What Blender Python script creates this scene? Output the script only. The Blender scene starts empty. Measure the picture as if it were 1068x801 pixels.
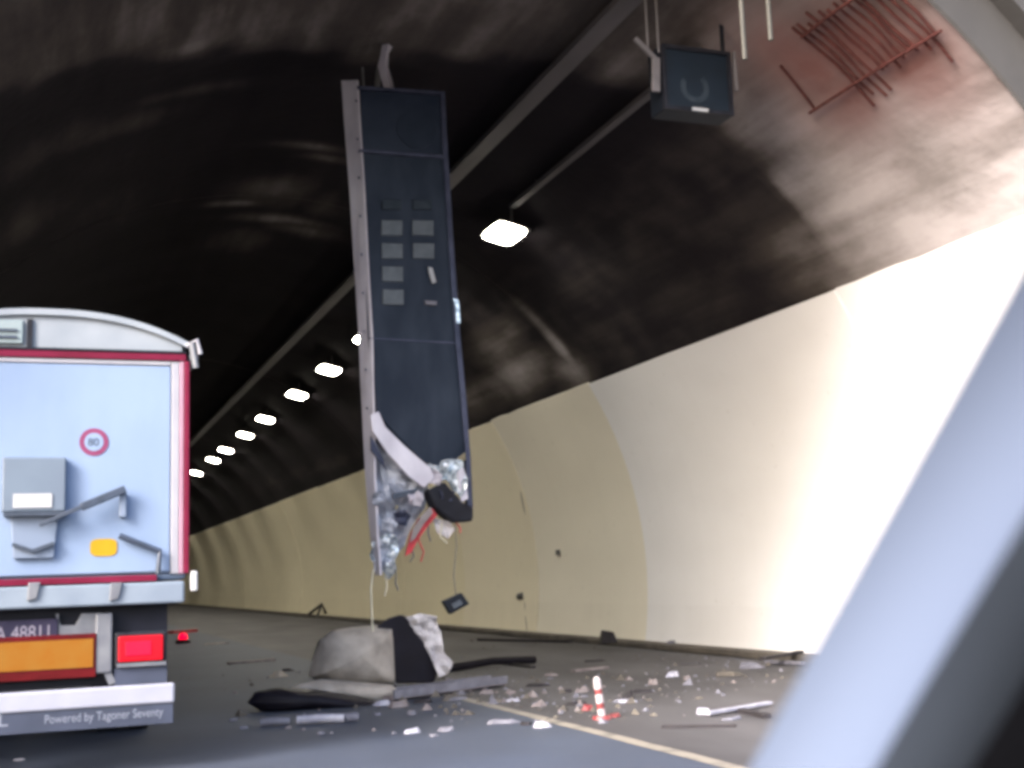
import bpy, math, random
from mathutils import Vector, Matrix
random.seed(7)
sc = bpy.context.scene
COL = sc.collection
W_, H_, F_ = 1068.0, 801.0, 1305.0
CX, CY = 534.0, 400.5
CAMZ = 1.6
# ------------------------------------------------------------------ camera
_y = Vector((45 - CX, 618 - CY, F_)).normalized()          # tunnel axis seen from the camera
_n = _y.cross(Vector((1, -0.036, 0))).normalized()
if _n.y < 0: _n = -_n
_up = -_n
_x = _y.cross(_up)
if _x.x < 0: _x = -_x
RW = Matrix((_x, _y, _up))                                  # camera vector -> world vector
cam_d = bpy.data.cameras.new('camera')
cam = bpy.data.objects.new('camera', cam_d)
COL.objects.link(cam)
cr, cu, cb = RW @ Vector((1, 0, 0)), RW @ Vector((0, -1, 0)), RW @ Vector((0, 0, -1))
cam.matrix_world = Matrix(((cr.x, cu.x, cb.x, 0), (cr.y, cu.y, cb.y, 0), (cr.z, cu.z, cb.z, CAMZ), (0, 0, 0, 1)))
cam_d.sensor_width = 36.0
cam_d.lens = 36.0 * F_ / W_
cam_d.clip_start = 0.05
cam_d.clip_end = 3000
cam_d.dof.use_dof = True
cam_d.dof.focus_distance = 17.0
cam_d.dof.aperture_fstop = 3.0
sc.camera = cam
# ------------------------------------------------------------------ world, sun, exposure
SUN_EL, SUN_AZ = math.radians(32), math.radians(-119)        # azimuth from +Y towards +X: a veiled sun, left of and behind the camera
wd = bpy.data.worlds.new('World'); sc.world = wd; wd.use_nodes = True
nt = wd.node_tree; nt.nodes.clear()
o_ = nt.nodes.new('ShaderNodeOutputWorld'); b_ = nt.nodes.new('ShaderNodeBackground'); s_ = nt.nodes.new('ShaderNodeTexSky')
s_.sky_type = 'NISHITA'; s_.sun_disc = False; s_.sun_elevation = SUN_EL; s_.sun_rotation = SUN_AZ
s_.air_density = 1.0; s_.dust_density = 5.0; s_.ozone_density = 1.0
b_.inputs[1].default_value = 0.15
nt.links.new(s_.outputs[0], b_.inputs[0]); nt.links.new(b_.outputs[0], o_.inputs[0])
sl = bpy.data.lights.new('sun', 'SUN'); sl.energy = 1.5; sl.angle = math.radians(26); sl.color = (1, .99, .975)
so = bpy.data.objects.new('sun', sl); COL.objects.link(so)
_sd = Vector((math.sin(SUN_AZ) * math.cos(SUN_EL), math.cos(SUN_AZ) * math.cos(SUN_EL), math.sin(SUN_EL)))
so.rotation_euler = _sd.to_track_quat('Z', 'Y').to_euler(); so.location = (0, -30, 40)
sc.view_settings.view_transform = 'Standard'; sc.view_settings.look = 'None'
sc.view_settings.exposure = 2.45; sc.view_settings.gamma = 1.0
sc.render.engine = 'CYCLES'
sc.cycles.use_denoising = True
sc.cycles.max_bounces = 10; sc.cycles.diffuse_bounces = 6
sc.cycles.sample_clamp_indirect = 6.0
sc.cycles.filter_width = 3.8

# ------------------------------------------------------------------ pixel of the photograph -> place in the world
def ray(u, v): return RW @ Vector((u - CX, v - CY, F_))
def atY(u, v, Y):
    r = ray(u, v); p = r * (Y / r.y); p.z += CAMZ; return p
def gp(u, v, z=0.0):
    r = ray(u, v); p = r * ((z - CAMZ) / r.z); p.z += CAMZ; return p
TCX, TCZ, TR = 4.3, 1.5, 8.0                                 # tunnel bore: centre and radius
def cyl(u, v, R=TR):
    r = ray(u, v); ox, oz = -TCX, CAMZ - TCZ
    a = r.x**2 + r.z**2; b = 2 * (ox * r.x + oz * r.z); c = ox * ox + oz * oz - R * R
    t = (-b + math.sqrt(b * b - 4 * a * c)) / (2 * a)
    return t * r.y, math.atan2(oz + t * r.z, ox + t * r.x)   # Y, angle
def bore(Y, phi, R=TR): return Vector((TCX + R * math.cos(phi), Y, TCZ + R * math.sin(phi)))

# ------------------------------------------------------------------ materials
def nd(nt, t, **k):
    n = nt.nodes.new(t)
    for a, b in k.items(): setattr(n, a, b)
    return n
def mat(name, c1, c2=None, scale=4.0, rough=.6, metal=0.0, bump=0.0, bscale=None, emit=None, estr=0.0, detail=6.0, contrast=(.35, .65), stretch=None, coat=0.0, spec=.5):
    m = bpy.data.materials.new(name); m.use_nodes = True
    nt = m.node_tree; p = nt.nodes['Principled BSDF']
    p.inputs['Roughness'].default_value = rough; p.inputs['Metallic'].default_value = metal
    p.inputs['Coat Weight'].default_value = coat; p.inputs['Specular IOR Level'].default_value = spec
    c2 = c2 or tuple(x * .75 for x in c1)
    tc = nd(nt, 'ShaderNodeTexCoord'); mp = nd(nt, 'ShaderNodeMapping')
    nt.links.new(tc.outputs['Object'], mp.inputs[0])
    if stretch: mp.inputs['Scale'].default_value = stretch
    nz = nd(nt, 'ShaderNodeTexNoise'); nz.inputs['Scale'].default_value = scale; nz.inputs['Detail'].default_value = detail
    nt.links.new(mp.outputs[0], nz.inputs['Vector'])
    rp = nd(nt, 'ShaderNodeValToRGB')
    rp.color_ramp.elements[0].position = contrast[0]; rp.color_ramp.elements[1].position = contrast[1]
    rp.color_ramp.elements[0].color = (*c2, 1); rp.color_ramp.elements[1].color = (*c1, 1)
    nt.links.new(nz.outputs['Fac'], rp.inputs[0]); nt.links.new(rp.outputs[0], p.inputs['Base Color'])
    if bump:
        n2 = nd(nt, 'ShaderNodeTexNoise'); n2.inputs['Scale'].default_value = bscale or scale * 6; n2.inputs['Detail'].default_value = 5
        nt.links.new(tc.outputs['Object'], n2.inputs['Vector'])
        bp = nd(nt, 'ShaderNodeBump'); bp.inputs['Strength'].default_value = bump; bp.inputs['Distance'].default_value = .03
        nt.links.new(n2.outputs['Fac'], bp.inputs['Height']); nt.links.new(bp.outputs[0], p.inputs['Normal'])
    if emit:
        p.inputs['Emission Color'].default_value = (*emit, 1); p.inputs['Emission Strength'].default_value = estr
    return m
def vault_material():
    """Concrete lining; the 'clean' attribute sets how pale it is, darkest in the soot, 'rust' the iron stain round the bare bars."""
    m = bpy.data.materials.new('vault_concrete'); m.use_nodes = True; nt = m.node_tree; p = nt.nodes['Principled BSDF']
    p.inputs['Roughness'].default_value = .9; p.inputs['Specular IOR Level'].default_value = .06
    tc = nd(nt, 'ShaderNodeTexCoord')
    at = nd(nt, 'ShaderNodeAttribute', attribute_name='paleness'); ru = nd(nt, 'ShaderNodeAttribute', attribute_name='rust')
    mp = nd(nt, 'ShaderNodeMapping'); mp.inputs['Scale'].default_value = (1, .45, 1)
    nt.links.new(tc.outputs['Object'], mp.inputs[0])
    nz = nd(nt, 'ShaderNodeTexNoise'); nz.inputs['Scale'].default_value = .8; nz.inputs['Detail'].default_value = 9; nz.inputs['Roughness'].default_value = .62
    nt.links.new(mp.outputs[0], nz.inputs['Vector'])
    # clean * (0.5 + noise)
    mr = nd(nt, 'ShaderNodeMapRange'); mr.inputs[1].default_value = .3; mr.inputs[2].default_value = .7; mr.inputs[3].default_value = .62; mr.inputs[4].default_value = 1.32
    nt.links.new(nz.outputs['Fac'], mr.inputs[0])
    mp3 = nd(nt, 'ShaderNodeMapping'); mp3.inputs['Scale'].default_value = (1, .09, 1); nt.links.new(tc.outputs['Object'], mp3.inputs[0])
    nz3 = nd(nt, 'ShaderNodeTexNoise'); nz3.inputs['Scale'].default_value = 1.6; nz3.inputs['Detail'].default_value = 6; nt.links.new(mp3.outputs[0], nz3.inputs['Vector'])
    mr3 = nd(nt, 'ShaderNodeMapRange'); mr3.inputs[1].default_value = .35; mr3.inputs[2].default_value = .65; mr3.inputs[3].default_value = .68; mr3.inputs[4].default_value = 1.25; nt.links.new(nz3.outputs['Fac'], mr3.inputs[0])
    mu0 = nd(nt, 'ShaderNodeMath', operation='MULTIPLY'); nt.links.new(mr.outputs[0], mu0.inputs[0]); nt.links.new(mr3.outputs[0], mu0.inputs[1])
    mu = nd(nt, 'ShaderNodeMath', operation='MULTIPLY'); nt.links.new(at.outputs['Fac'], mu.inputs[0]); nt.links.new(mu0.outputs[0], mu.inputs[1])
    rp = nd(nt, 'ShaderNodeValToRGB'); e = rp.color_ramp.elements
    e[0].position = 0; e[0].color = (.0075, .0064, .0088, 1); e[1].position = 1; e[1].color = (.38, .35, .365, 1)
    for pos, c in ((.12, (.0185, .0155, .0185)), (.3, (.062, .053, .050)), (.55, (.175, .157, .157))):
        x = e.new(pos); x.color = (*c, 1)
    nt.links.new(mu.outputs[0], rp.inputs[0])
    mx = nd(nt, 'ShaderNodeMix', data_type='RGBA'); mx.inputs[7].default_value = (.165, .085, .082, 1)
    m3 = nd(nt, 'ShaderNodeMath', operation='MULTIPLY'); nt.links.new(ru.outputs['Fac'], m3.inputs[0]); nt.links.new(mr.outputs[0], m3.inputs[1])
    nt.links.new(m3.outputs[0], mx.inputs[0]); nt.links.new(rp.outputs[0], mx.inputs[6]); nt.links.new(mx.outputs[2], p.inputs['Base Color'])
    n2 = nd(nt, 'ShaderNodeTexNoise'); n2.inputs['Scale'].default_value = 5; n2.inputs['Detail'].default_value = 6
    nt.links.new(tc.outputs['Object'], n2.inputs['Vector'])
    bp = nd(nt, 'ShaderNodeBump'); bp.inputs['Strength'].default_value = .3; bp.inputs['Distance'].default_value = .05
    nt.links.new(n2.outputs['Fac'], bp.inputs['Height']); nt.links.new(bp.outputs[0], p.inputs['Normal'])
    return m
def wall_material(name, c):
    """Painted concrete: cloudy paint, faint run-off streaks, splash grime along the foot."""
    m = bpy.data.materials.new(name); m.use_nodes = True; nt = m.node_tree; p = nt.nodes['Principled BSDF']
    p.inputs['Roughness'].default_value = .6; p.inputs['Specular IOR Level'].default_value = .25
    tc = nd(nt, 'ShaderNodeTexCoord'); L = nt.links.new
    def noise(scale, st, det, lo, hi, a, b):
        mp = nd(nt, 'ShaderNodeMapping'); mp.inputs['Scale'].default_value = st; L(tc.outputs['Object'], mp.inputs[0])
        nz = nd(nt, 'ShaderNodeTexNoise'); nz.inputs['Scale'].default_value = scale; nz.inputs['Detail'].default_value = det; L(mp.outputs[0], nz.inputs['Vector'])
        mr = nd(nt, 'ShaderNodeMapRange'); mr.inputs[1].default_value = lo; mr.inputs[2].default_value = hi; mr.inputs[3].default_value = a; mr.inputs[4].default_value = b
        L(nz.outputs['Fac'], mr.inputs[0]); return mr.outputs[0]
    cloud = noise(.5, (1, .5, 1.2), 5, .3, .7, .90, 1.0); streak = noise(1.6, (.15, 1.4, .10), 4, .28, .5, .985, 1.0); spot = noise(5, (1, 1, 1), 3, .22, .32, .85, 1.0)
    sx = nd(nt, 'ShaderNodeSeparateXYZ'); L(tc.outputs['Object'], sx.inputs[0])
    g = nd(nt, 'ShaderNodeMapRange'); g.inputs[1].default_value = .1; g.inputs[2].default_value = .9; g.inputs[3].default_value = .0; g.inputs[4].default_value = 1.0; L(sx.outputs['Z'], g.inputs[0])
    gn = noise(.9, (1, 1, .35), 8, .3, .7, .93, 1.0)
    mx = nd(nt, 'ShaderNodeMath', operation='MAXIMUM'); L(g.outputs[0], mx.inputs[0]); L(gn, mx.inputs[1])
    def mul(a, b):
        n = nd(nt, 'ShaderNodeMath', operation='MULTIPLY'); L(a, n.inputs[0]); L(b, n.inputs[1]); return n.outputs[0]
    f = mul(mul(cloud, streak), mul(spot, mx.outputs[0]))
    ma = nd(nt, 'ShaderNodeMix', data_type='RGBA'); ma.inputs[6].default_value = (c[0] * .25, c[1] * .22, c[2] * .18, 1); ma.inputs[7].default_value = (*c, 1)
    L(f, ma.inputs[0]); L(ma.outputs[2], p.inputs['Base Color'])
    n2 = nd(nt, 'ShaderNodeTexNoise'); n2.inputs['Scale'].default_value = 2.5; n2.inputs['Detail'].default_value = 5; L(tc.outputs['Object'], n2.inputs['Vector'])
    bp = nd(nt, 'ShaderNodeBump'); bp.inputs['Strength'].default_value = .15; bp.inputs['Distance'].default_value = .05; L(n2.outputs['Fac'], bp.inputs['Height']); L(bp.outputs[0], p.inputs['Normal'])
    return m
M = {}
M['vault'] = vault_material()
M['walldaylit'] = wall_material('wall_paint_daylit', (.83, .83, .86))  # white, mid and cream steps: paint tone plus daylight fade put into the colour
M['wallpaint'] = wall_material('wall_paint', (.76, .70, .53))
M['wallhalflit'] = wall_material('wall_paint_halflit', (.80, .76, .665))
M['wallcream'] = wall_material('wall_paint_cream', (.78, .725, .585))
M['collar'] = mat('collar_concrete', (.036, .035, .037), (.028, .027, .029), 1.2, .85, bump=.2)
M['asphalt'] = mat('asphalt', (.031, .042, .072), (.022, .030, .052), .5, .7, bump=.35, bscale=60)
M['shoulder'] = mat('dusty_asphalt', (.060, .057, .064), (.028, .026, .031), .7, .75, bump=.3, bscale=40, contrast=(.38, .62), stretch=(1, .4, 1))
M['kerb'] = mat('kerb_concrete', (.10, .088, .075), (.05, .044, .04), 2, .9, bump=.3)
M['line'] = mat('road_paint', (.19, .17, .145), (.075, .07, .064), 3, .6, contrast=(.32, .5))
M['earth'] = mat('earth', (.22, .19, .14), (.14, .12, .09), .3, .9)
M['truckwhite'] = mat('truck_paint', (0.152, 0.204, 0.311), (0.122, 0.167, 0.259), 1.1, .5, spec=.12, detail=10, contrast=(.25, .62), stretch=(1.6, 1, .7))
M['sill'] = mat('sill_paint', (0.134, 0.165, 0.210), (0.107, 0.134, 0.179), 3, .45)
M['trim'] = mat('trim_white', (0.223, 0.223, 0.259), (0.192, 0.192, 0.228), 3, .4)
M['red'] = mat('crimson_paint', (0.107, 0.007, 0.027), (0.080, 0.005, 0.018), 4, .4, spec=.12)
M['pink'] = mat('faded_red_paint', (0.245, 0.149, 0.203), (0.213, 0.128, 0.176), 4, .45, spec=.12)
M['header'] = mat('tarp_grey', (0.198, 0.221, 0.256), (0.163, 0.186, 0.221), 2, .55, bump=.08, bscale=6, spec=.12)
M['plate_g'] = mat('header_plate', (0.165, 0.208, 0.223), (0.144, 0.181, 0.203), 4, .4)
M['black'] = mat('black_plastic', (.013, .014, .02), (.008, .008, .012), 6, .5, spec=.12)
M['dark'] = mat('dark_steel', (.008, .009, .016), (.005, .006, .01), 4, .55, spec=.12)
M['hatch'] = mat('hatch_grey', (0.080, 0.107, 0.149), (0.070, 0.093, 0.133), 3, .5)
M['chute'] = mat('chute_grey', (0.107, 0.138, 0.203), (0.096, 0.128, 0.192), 3, .5)
M['lever'] = mat('lever_grey', (0.032, 0.043, 0.070), (0.021, 0.030, 0.048), 9, .45, metal=.2)
M['steel'] = mat('galvanised_steel', (0.138, 0.144, 0.165), (0.096, 0.101, 0.123), 5, .42, metal=.35)
M['white'] = mat('white_label', (0.277, 0.286, 0.312), (0.241, 0.250, 0.277), 5, .5)
M['yellow'] = mat('yellow_sticker', (0.277, 0.181, 0.010), (0.250, 0.155, 0.008), 5, .5, spec=.12)
M['marker'] = mat('marker_yellow', (0.163, 0.074, 0.012), (0.160, 0.061, 0.007), 6, .35, spec=.12)
M['markred'] = mat('marker_red', (0.070, 0.004, 0.006), (0.048, 0.003, 0.004), 6, .35, spec=.12)
M['platecol'] = mat('plate_dark', (0.024, 0.021, 0.043), (0.016, 0.015, 0.032), 6, .4, spec=.12)
M['platetxt'] = mat('plate_letters', (0.160, 0.149, 0.192), (0.128, 0.117, 0.160), 6, .4)
M['tail'] = mat('tail_lens', (.16, .002, .006), (.12, .0015, .004), 5, .35, spec=.2, emit=(1, .0, .02), estr=.13)
M['tail_hot'] = mat('tail_bulb', (.3, .004, .008), None, 5, .35, spec=.2, emit=(1, .0, .035), estr=.36)
M['bumpwhite'] = mat('bumper_white', (0.215, 0.223, 0.277), (0.183, 0.192, 0.246), 3, .4)
M['flap'] = mat('bumper_flap', (0.037, 0.044, 0.070), (0.030, 0.036, 0.056), 3, .5, spec=.12)
M['lettering'] = mat('white_print', (0.138, 0.152, 0.203), (0.123, 0.136, 0.181), 6, .5)
M['rubber'] = mat('rubber', (.018, .018, .02), None, 8, .8, spec=.12)
M['rim'] = mat('rim_grey', (.3, .3, .32), None, 5, .45, metal=.5)
M['stickred'] = mat('sticker_red', (.15, .035, .085), (.13, .03, .075), 6, .5, spec=.12)
M['signface'] = mat('sign_face', (.024, .033, .052), (.011, .017, .031), 2.2, .6, bump=.06, bscale=3, spec=.15, stretch=(1.2, 1, .5), contrast=(.42, .75), detail=9)
M['signglass'] = mat('sign_glass', (.018, .026, .047), (.009, .015, .031), 2.4, .45, spec=.2, contrast=(.4, .75), detail=9)
M['cell'] = mat('led_cell', (.056, .068, .085), (.038, .048, .063), 9, .5)
M['rounddim'] = mat('round_display', (.014, .021, .038), (.010, .016, .030), 4, .5, spec=.15)
M['celldim'] = mat('led_cell_dim', (.022, .03, .042), (.015, .022, .032), 9, .5, spec=.12)
M['alu'] = mat('sign_aluminium', (.52, .50, .56), (.38, .36, .42), 2.5, .45, metal=.25, stretch=(1, 1, .5))
M['aluedge'] = mat('sign_trim', (.05, .055, .09), (.03, .035, .06), 4, .4, metal=.2, spec=.12)
M['sheet'] = mat('torn_sheet', (.36, .385, .46), (.22, .24, .30), 5, .4, metal=.2, bump=.4, bscale=9)
M['foil'] = mat('bright_foil', (.80, .86, .92), (.30, .36, .42), 16, .25, metal=.55, contrast=(.4, .6))
M['redstrip'] = mat('red_cable_sheath', (.42, .05, .06), (.3, .03, .04), 7, .5, spec=.12)
M['wire'] = mat('pale_wire', (.52, .49, .38), None, 7, .6)
M['cable'] = mat('grey_cable', (.10, .10, .105), (.07, .07, .07), 5, .7)
M['box'] = mat('signal_case', (.006, .009, .016), (.005, .007, .012), 3, .6, spec=.2)
M['boxface'] = mat('signal_face', (.006, .011, .020), (.005, .009, .016), 3, .5, spec=.2)
M['arm'] = mat('bracket_grey', (.12, .11, .122), (.09, .083, .092), 4, .5, metal=.2)
M['tray'] = mat('cable_tray', (.060, .054, .062), (.04, .036, .041), 1.5, .7, stretch=(1, .3, 1))
M['rod'] = mat('rod_paint', (.030, .027, .022), (.022, .02, .016), 4, .6)
M['rustbar'] = mat('rusty_bar', (.085, .028, .026), (.05, .017, .017), 10, .9, bump=.3, spec=.12)
M['lamp'] = mat('lamp_diffuser', (.9, .9, .85), None, 5, .4, emit=(1, .93, .78), estr=19.0)
M['lampcase'] = mat('lamp_case', (.06, .06, .06), None, 5, .5, metal=.4)
M['slab'] = mat('grey_cover', (.32, .29, .26), (.19, .17, .155), 3.0, .9, bump=.5, bscale=7)
M['blacksheet'] = mat('black_sheet', (.009, .008, .013), (.006, .005, .008), 4, .5, spec=.12)
M['paleshred'] = mat('pale_shred', (.52, .50, .52), (.32, .30, .32), 5, .7, bump=.4, bscale=10)
M['plank'] = mat('pale_rail', (.24, .205, .22), (.12, .10, .108), 5, .6)
M['fragwhite'] = mat('white_fragment', (.34, .34, .40), (.22, .22, .28), 7, .5)
M['fraggrey'] = mat('grey_fragment', (.14, .14, .175), (.09, .09, .115), 7, .7)
M['fragpink'] = mat('pinkish_fragment', (.19, .165, .17), (.11, .092, .096), 7, .7)
M['fragdark'] = mat('dark_fragment', (.03, .027, .032), (.02, .018, .02), 7, .6, spec=.12)
M['postwhite'] = mat('post_white', (.38, .35, .37), (.28, .25, .27), 9, .5)
M['postred'] = mat('post_red', (.20, .03, .032), (.14, .02, .024), 9, .5)
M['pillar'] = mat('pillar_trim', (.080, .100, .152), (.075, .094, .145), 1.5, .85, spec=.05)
M['sealshade'] = mat('seal_shade', (.016, .020, .028), None, 3, .8, spec=.03)
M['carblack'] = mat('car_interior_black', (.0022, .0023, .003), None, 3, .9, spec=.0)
M['carpaint'] = mat('dark_car_paint', (.02, .018, .022), None, 3, .3, coat=.5)
M['carglass'] = mat('car_glass', (.01, .01, .012), None, 3, .1)

# ------------------------------------------------------------------ mesh helpers
class MB:
    def __init__(s): s.v = []; s.f = []
    def add(s, vs, fs):
        k = len(s.v); s.v += [Vector(p) for p in vs]; s.f += [tuple(i + k for i in f) for f in fs]; return s
    def box(s, x0, x1, y0, y1, z0, z1, rot=None, piv=None):
        vs = [Vector((x, y, z)) for x in (x0, x1) for y in (y0, y1) for z in (z0, z1)]
        if rot is not None:
            c = Vector(piv) if piv is not None else Vector(((x0 + x1) / 2, (y0 + y1) / 2, (z0 + z1) / 2)); vs = [c + rot @ (p - c) for p in vs]
        return s.add(vs, [(0, 1, 3, 2), (4, 6, 7, 5), (0, 4, 5, 1), (2, 3, 7, 6), (0, 2, 6, 4), (1, 5, 7, 3)])
    def bar(s, p0, p1, w, h, up=(0, 0, 1)):
        p0, p1 = Vector(p0), Vector(p1); d = (p1 - p0).normalized(); a = d.cross(Vector(up))
        if a.length < 1e-4: a = d.cross(Vector((1, 0, 0)))
        a.normalize(); b = a.cross(d).normalized(); vs = []
        for p in (p0, p1):
            for i, j in ((-1, -1), (1, -1), (1, 1), (-1, 1)): vs.append(p + a * i * w / 2 + b * j * h / 2)
        return s.add(vs, [(3, 2, 1, 0), (4, 5, 6, 7)] + [(i, (i + 1) % 4, 4 + (i + 1) % 4, 4 + i) for i in range(4)])
    def tube(s, pts, r, n=10, cap=True):
        pts = [Vector(p) for p in pts]; rs = r if isinstance(r, (list, tuple)) else [r] * len(pts)
        k = len(s.v); a = None
        for i, p in enumerate(pts):
            d = (pts[min(i + 1, len(pts) - 1)] - pts[max(i - 1, 0)]).normalized()
            if a is None:
                a = d.cross(Vector((0, 0, 1)))
                if a.length < .05: a = d.cross(Vector((1, 0, 0)))
            a = (a - d * a.dot(d)).normalized(); b = d.cross(a)
            for j in range(n):
                t = 2 * math.pi * j / n; s.v.append(p + (a * math.cos(t) + b * math.sin(t)) * rs[i])
        for i in range(len(pts) - 1):
            for j in range(n): s.f.append((k + i * n + j, k + i * n + (j + 1) % n, k + (i + 1) * n + (j + 1) % n, k + (i + 1) * n + j))
        if cap: s.f.append(tuple(k + j for j in range(n))[::-1]); s.f.append(tuple(k + (len(pts) - 1) * n + j for j in range(n)))
        return s
    def prism(s, outline, ext):
        o = [Vector(p) for p in outline]; e = Vector(ext); n = len(o); k = len(s.v)
        s.v += o + [p + e for p in o]
        s.f.append(tuple(range(k, k + n))); s.f.append(tuple(range(k + n, k + 2 * n))[::-1])
        for i in range(n): s.f.append((k + i, k + n + i, k + n + (i + 1) % n, k + (i + 1) % n))
        return s
    def grid(s, rows):
        k = len(s.v); m = len(rows[0])
        for r in rows: s.v += [Vector(p) for p in r]
        for i in range(len(rows) - 1):
            for j in range(m - 1): s.f.append((k + i * m + j, k + i * m + j + 1, k + (i + 1) * m + j + 1, k + (i + 1) * m + j))
        return s
    def build(s, name, m, parent=None, bevel=0.0, smooth=False, solid=0.0, fix=True):
        off = parent_world(parent) if parent else Vector((0, 0, 0))
        if not parent and s.v:
            off = Vector((sum(v.x for v in s.v) / len(s.v), sum(v.y for v in s.v) / len(s.v), min(v.z for v in s.v)))
        me = bpy.data.meshes.new(name); me.from_pydata([v - off for v in s.v], [], s.f)
        if fix:
            import bmesh
            bm = bmesh.new(); bm.from_mesh(me); bmesh.ops.recalc_face_normals(bm, faces=bm.faces); bm.to_mesh(me); bm.free()
        me.materials.append(M[m] if isinstance(m, str) else m)
        if smooth:
            for p in me.polygons: p.use_smooth = True
        o = bpy.data.objects.new(name, me); COL.objects.link(o)
        if parent: o.parent = parent
        else: o.location = off
        if solid:
            md = o.modifiers.new('solid', 'SOLIDIFY'); md.thickness = solid
            if smooth:
                md = o.modifiers.new('split', 'EDGE_SPLIT'); md.split_angle = math.radians(45)
        if bevel:
            md = o.modifiers.new('bevel', 'BEVEL'); md.width = bevel; md.segments = 2; md.limit_method = 'ANGLE'; md.angle_limit = math.radians(40)
        return o
def parent_world(p):
    v = Vector((0, 0, 0))
    while p is not None: v += p.location; p = p.parent
    return v
def thing(name, label, cat, loc, group=None):
    o = bpy.data.objects.new(name, None); COL.objects.link(o); o.location = loc; o.empty_display_size = .2
    return tag(o, label, cat, group)
def tag(o, label, cat, group=None):
    o['label'] = label; o['category'] = cat
    if group: o['group'] = group
    return o
def struct(o, kind='structure'): o['kind'] = kind; return o
def text(name, body, x, z, y, size, m, parent, squeeze=1.0, slope=0.0):
    cu = bpy.data.curves.new(name, 'FONT'); cu.body = body; cu.size = size; cu.extrude = .002
    t = bpy.data.objects.new(name, cu); COL.objects.link(t)
    dg = bpy.context.evaluated_depsgraph_get(); me = bpy.data.meshes.new_from_object(t.evaluated_get(dg))
    bpy.data.objects.remove(t); off = parent_world(parent)
    for v in me.vertices:
        p = v.co; v.co = Vector((x + p.x * squeeze, y - p.z, z + p.y + p.x * slope)) - off
    me.materials.clear(); me.materials.append(M[m]); me.name = name
    o = bpy.data.objects.new(name, me); COL.objects.link(o); o.parent = parent; return o
def disc(mb, c, rx, rz, y0, y1, n=28):
    return mb.prism([(c.x + rx * math.cos(2 * math.pi * i / n), y0, c.z + rz * math.sin(2 * math.pi * i / n)) for i in range(n)], (0, y1 - y0, 0))

# ------------------------------------------------------------------ ground and road
MOUTH = 10.68
FAR = 260.0
struct(MB().grid([[(-400, y, -.02), (400, y, -.02)] for y in (-400, 800)]).build('ground', 'earth'))
struct(MB().grid([[(x, y, 0) for x in (-3.6, 5.27)] for y in (-60, FAR)]).build('road', 'asphalt'))
struct(MB().grid([[(x, y, 0) for x in (5.27, 12.6)] for y in (-60, FAR)]).build('hard_shoulder', 'shoulder'))
ln = MB(); ys = [-20 + .7 * i for i in range(54)]
ln.grid([[(5.20 + random.uniform(-.012, .012), y, .004), (5.36 + random.uniform(-.012, .012), y, .004)] for y in ys])
struct(ln.build('edge_line', 'line'))
kb = MB().box(11.72, 12.35, MOUTH, FAR, .0, .13)
struct(kb.build('kerb', 'kerb', bevel=.03))
# ------------------------------------------------------------------ tunnel lining
tun = thing('tunnel', 'sooty arched road tunnel with cream painted lower walls', 'tunnel', (TCX, MOUTH, 0))
SOOT = sorted((cyl(u, v)[1], cyl(u, v)[0]) for u, v in ((872, 300), (852, 235), (800, 168), (740, 120), (600, 75), (400, 62), (230, 55), (110, 74), (0, 100)))
def soot_edge(ph):
    if ph <= SOOT[0][0]: return SOOT[0][1]
    for (a, b), (c, d) in zip(SOOT, SOOT[1:]):
        if ph <= c: return b + (d - b) * (ph - a) / (c - a)
    return SOOT[-1][1]
PATCH = []                                   # where soot has washed or flaked off: Y, angle, half sizes (m), lightness
for u, v, ry, rp, a in ((515, 365, 1.8, .6, .50), (545, 388, 1.8, .6, .58), (595, 390, 1.2, .5, .45), (505, 410, 2.2, .5, .50), (580, 358, .25, 1.2, .60), (530, 345, 1.0, .4, .40),
                        (835, 265, 1.4, 1.0, .34), (860, 285, .8, .7, .30), (800, 235, 1.4, .9, .20), (760, 255, 1.6, .9, .15), (690, 300, 2.0, 1.0, .15), (745, 320, 2.0, .5, .17), (600, 310, 3, .9, .09),
                        (290, 228, .35, 1.1, .62), (245, 212, .22, .55, .66), (320, 240, .5, .7, .5), (285, 200, 1.0, .9, .34), (250, 250, 1.0, .7, .34), (315, 152, .20, .7, .55), (200, 95, .25, 1.0, .30), (340, 165, .2, .5, .5), (340, 215, .9, .5, .32), (60, 150, .8, 1.2, .22), (130, 130, .5, 1.0, .26), (30, 230, 1.2, 1.0, .22), (120, 220, 1.4, 1.3, .17), (195, 47, .35, .3, .60),
                        (100, 200, 5, 1.6, .09), (340, 185, 2, .8, .10), (350, 480, 6, .35, .14), (345, 510, 1.5, .8, .10), (290, 500, 8, .5, .12), (440, 450, 5, .5, .15)):
    PATCH.append((*cyl(u, v), ry, rp, a))
def sst(a, b, x):
    t = max(0, min(1, (x - a) / (b - a))); return t * t * (3 - 2 * t)
from mathutils import noise as mn
RUST = (cyl(893, 50), cyl(870, 95), cyl(945, 55), cyl(840, 65))
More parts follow.
